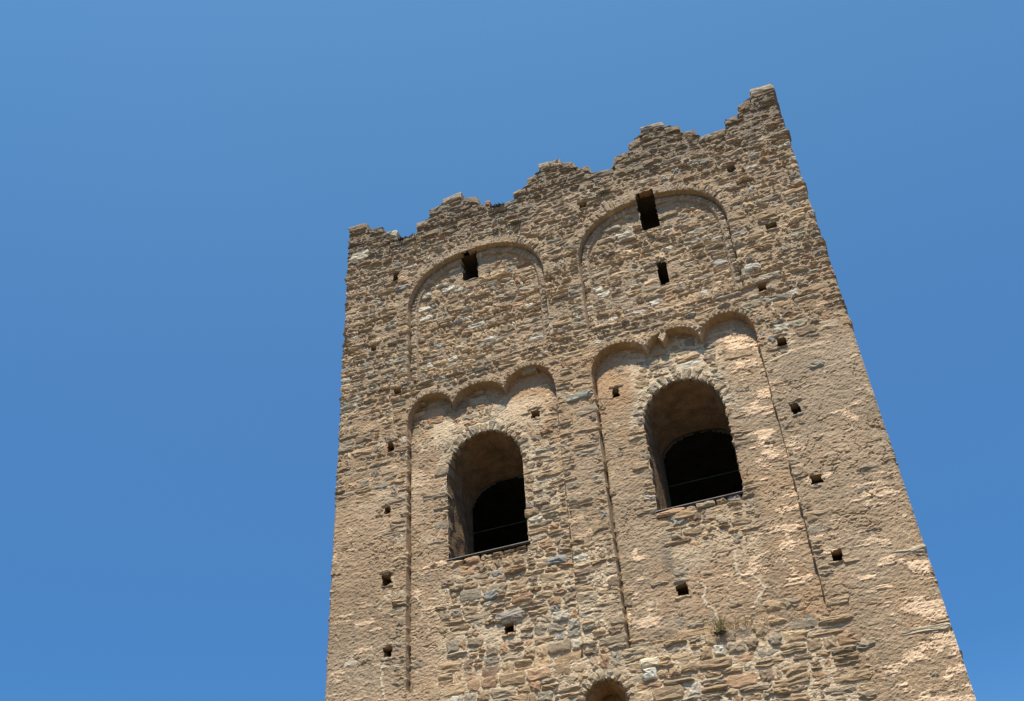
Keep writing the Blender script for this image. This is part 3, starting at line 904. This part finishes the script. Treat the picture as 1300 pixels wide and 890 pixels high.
# ------------------------------------------------------------------ putlog holes and slots: lined cavities with a lintel
for a, b, c, d, dep, kind in rects:
    y0 = float(recess(np.array([(a + b) / 2]), np.array([(c + d) / 2]))[0])
    V = []; F = []
    m = 5
    for k in range(m + 1):
        y = y0 + 0.004 + dep * k / m
        e = 0.020
        ring = [(a - e, c - e), ((a + b) / 2, c - e), (b + e, c - e), (b + e, (c + d) / 2), (b + e, d + e), ((a + b) / 2, d + e), (a - e, d + e), (a - e, (c + d) / 2)]
        V += [(x + rng.normal(0, .004), y, z + rng.normal(0, .004)) for x, z in ring]
    for k in range(m):
        for j in range(8):
            F.append((k * 8 + j, k * 8 + (j + 1) % 8, (k + 1) * 8 + (j + 1) % 8, (k + 1) * 8 + j))
    F.append(tuple(m * 8 + j for j in range(8)))
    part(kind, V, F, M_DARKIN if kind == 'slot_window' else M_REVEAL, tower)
    if kind == 'slot_window': continue
    # lintel and bed stone round the mouth
    for z0, z1, ex in ((d + 0.004, d + rng.uniform(.05, .075), .06), (c - rng.uniform(.03, .05), c - 0.004, .03)):
        V, F = stone_geo(block(a - ex * rng.uniform(.3, 1.2), b + ex * rng.uniform(.3, 1.2), lambda q: z0, lambda q: z1, .005, .01), y0, rng.uniform(.004, .016), 0.14)
        part('lintel_stone' if z0 > d else 'bed_stone', V, F, M_STONE, tower, stone_tone(9.0, .05), own_origin=True)

# ------------------------------------------------------------------ plants rooted in the wall
def tuft(name, label, cat, x, z, y, n, ln, spread, cols, droop=0.5, width=0.006, up=1.0):
    V = []; F = []; T = []
    for k in range(n):
        bx = x + rng.normal(0, spread); bz = z + rng.normal(0, 0.012)
        l = ln * rng.uniform(.5, 1.15); az = rng.uniform(0, 2 * math.pi)
        d = Vector((math.cos(az) * .5, -0.25 - abs(math.sin(az)) * .35, up * rng.uniform(.5, 1.1))).normalized()
        side = d.cross(Vector((0, 1, 0.2))).normalized()
        o = len(V); col = np.array(cols[rng.integers(len(cols))]) * rng.uniform(.75, 1.25)
        for i in range(4):
            t = i / 3
            p = Vector((bx, y, bz)) + d * (l * t) + Vector((0, 0, -droop * l * t * t))
            wd = width * (1 - 0.85 * t)
            V += [tuple(p + side * wd), tuple(p - side * wd)]; T += [col, col]
        F += [(o + 2 * i, o + 2 * i + 1, o + 2 * i + 3, o + 2 * i + 2) for i in range(3)]
    V = np.array(V); org = np.array([x, y, z])
    me = mesh(name, V - org, F, M_LEAF, np.array(T))
    ob = link(name, me, None, (x, y, z + EYE))
    ob['label'] = label; ob['category'] = cat
    g = {'weed_tuft': 'weed tufts above the blind arches', 'moss_clump': 'moss clumps on the broken top'}.get(name)
    if g: ob['group'] = g
    return ob
G1 = [(0.33, 0.29, 0.14), (0.42, 0.33, 0.19), (0.46, 0.36, 0.23), (0.28, 0.26, 0.11)]
G2 = [(0.12, 0.13, 0.08), (0.17, 0.17, 0.11), (0.09, 0.10, 0.06), (0.22, 0.19, 0.13)]
tuft('grass_tuft', 'dry yellowish grass with thin stalks growing on the ledge below the right arched window', 'grass', -1.30, 4.17, 0.03, 60, 0.24, 0.13, G1, 0.5, 0.0025)
tuft('weed_plant', 'small yellow-green flowering weed at the left end of the grassy ledge', 'weed', -1.52, 4.17, 0.03, 22, 0.24, 0.02, [(0.36, 0.33, 0.10), (0.27, 0.27, 0.09)], 0.2, 0.005)
tuft('weed_clump', 'dark withered clump of weed in the joint under the grassy ledge', 'weed', -1.53, 4.13, -0.012, 45, 0.07, 0.03, [(0.05, 0.04, 0.03), (0.10, 0.075, 0.05)], 0.5, 0.007, 0.35)
tuft('weed_tuft', 'larger grey-green weed tuft above the crown of the left blind arch', 'weed', -3.42, 10.98, -0.01, 70, 0.14, 0.06, G2, 0.7, 0.008)
tuft('weed_tuft', 'small grey-green weed tuft left of the larger one above the left blind arch', 'weed', -3.72, 10.97, -0.01, 40, 0.10, 0.05, G2, 0.7, 0.007)
tuft('weed_tuft', 'pale grey-green weed tuft above the left shoulder of the right blind arch', 'weed', -2.03, 11.02, -0.01, 55, 0.11, 0.05, G2, 0.7, 0.007)

M1 = [(0.055, 0.05, 0.03), (0.08, 0.07, 0.04), (0.11, 0.10, 0.055)]
tuft('moss_clump', 'dark moss clump in the lowest notch of the broken top beside the left corner', 'moss', -5.38, 11.43, -0.01, 60, 0.07, 0.09, M1, 0.5, 0.012, 0.5)
tuft('moss_clump', 'dark moss clump in the notch right of the reddish brick on the broken top', 'moss', -3.70, 11.48, -0.01, 45, 0.07, 0.06, M1, 0.5, 0.011, 0.5)

# ------------------------------------------------------------------ ground
n = 81
gx = np.sign(np.linspace(-1, 1, n)) * np.abs(np.linspace(-1, 1, n)) ** 3 * 1200
X, Y = np.meshgrid(gx, gx)
Zg = 0.12 * fbm(X.ravel() * .08, Y.ravel() * .08, 201, 3) * sstep(8, 30, np.hypot(X.ravel(), Y.ravel()))
idx = np.arange(n * n).reshape(n, n)
q = np.stack([idx[:-1, :-1], idx[:-1, 1:], idx[1:, 1:], idx[1:, :-1]], -1).reshape(-1, 4)
g = link('ground', quads_mesh('ground', np.c_[X.ravel(), Y.ravel(), Zg], q, M_GROUND, None, True))
g['kind'] = 'structure'
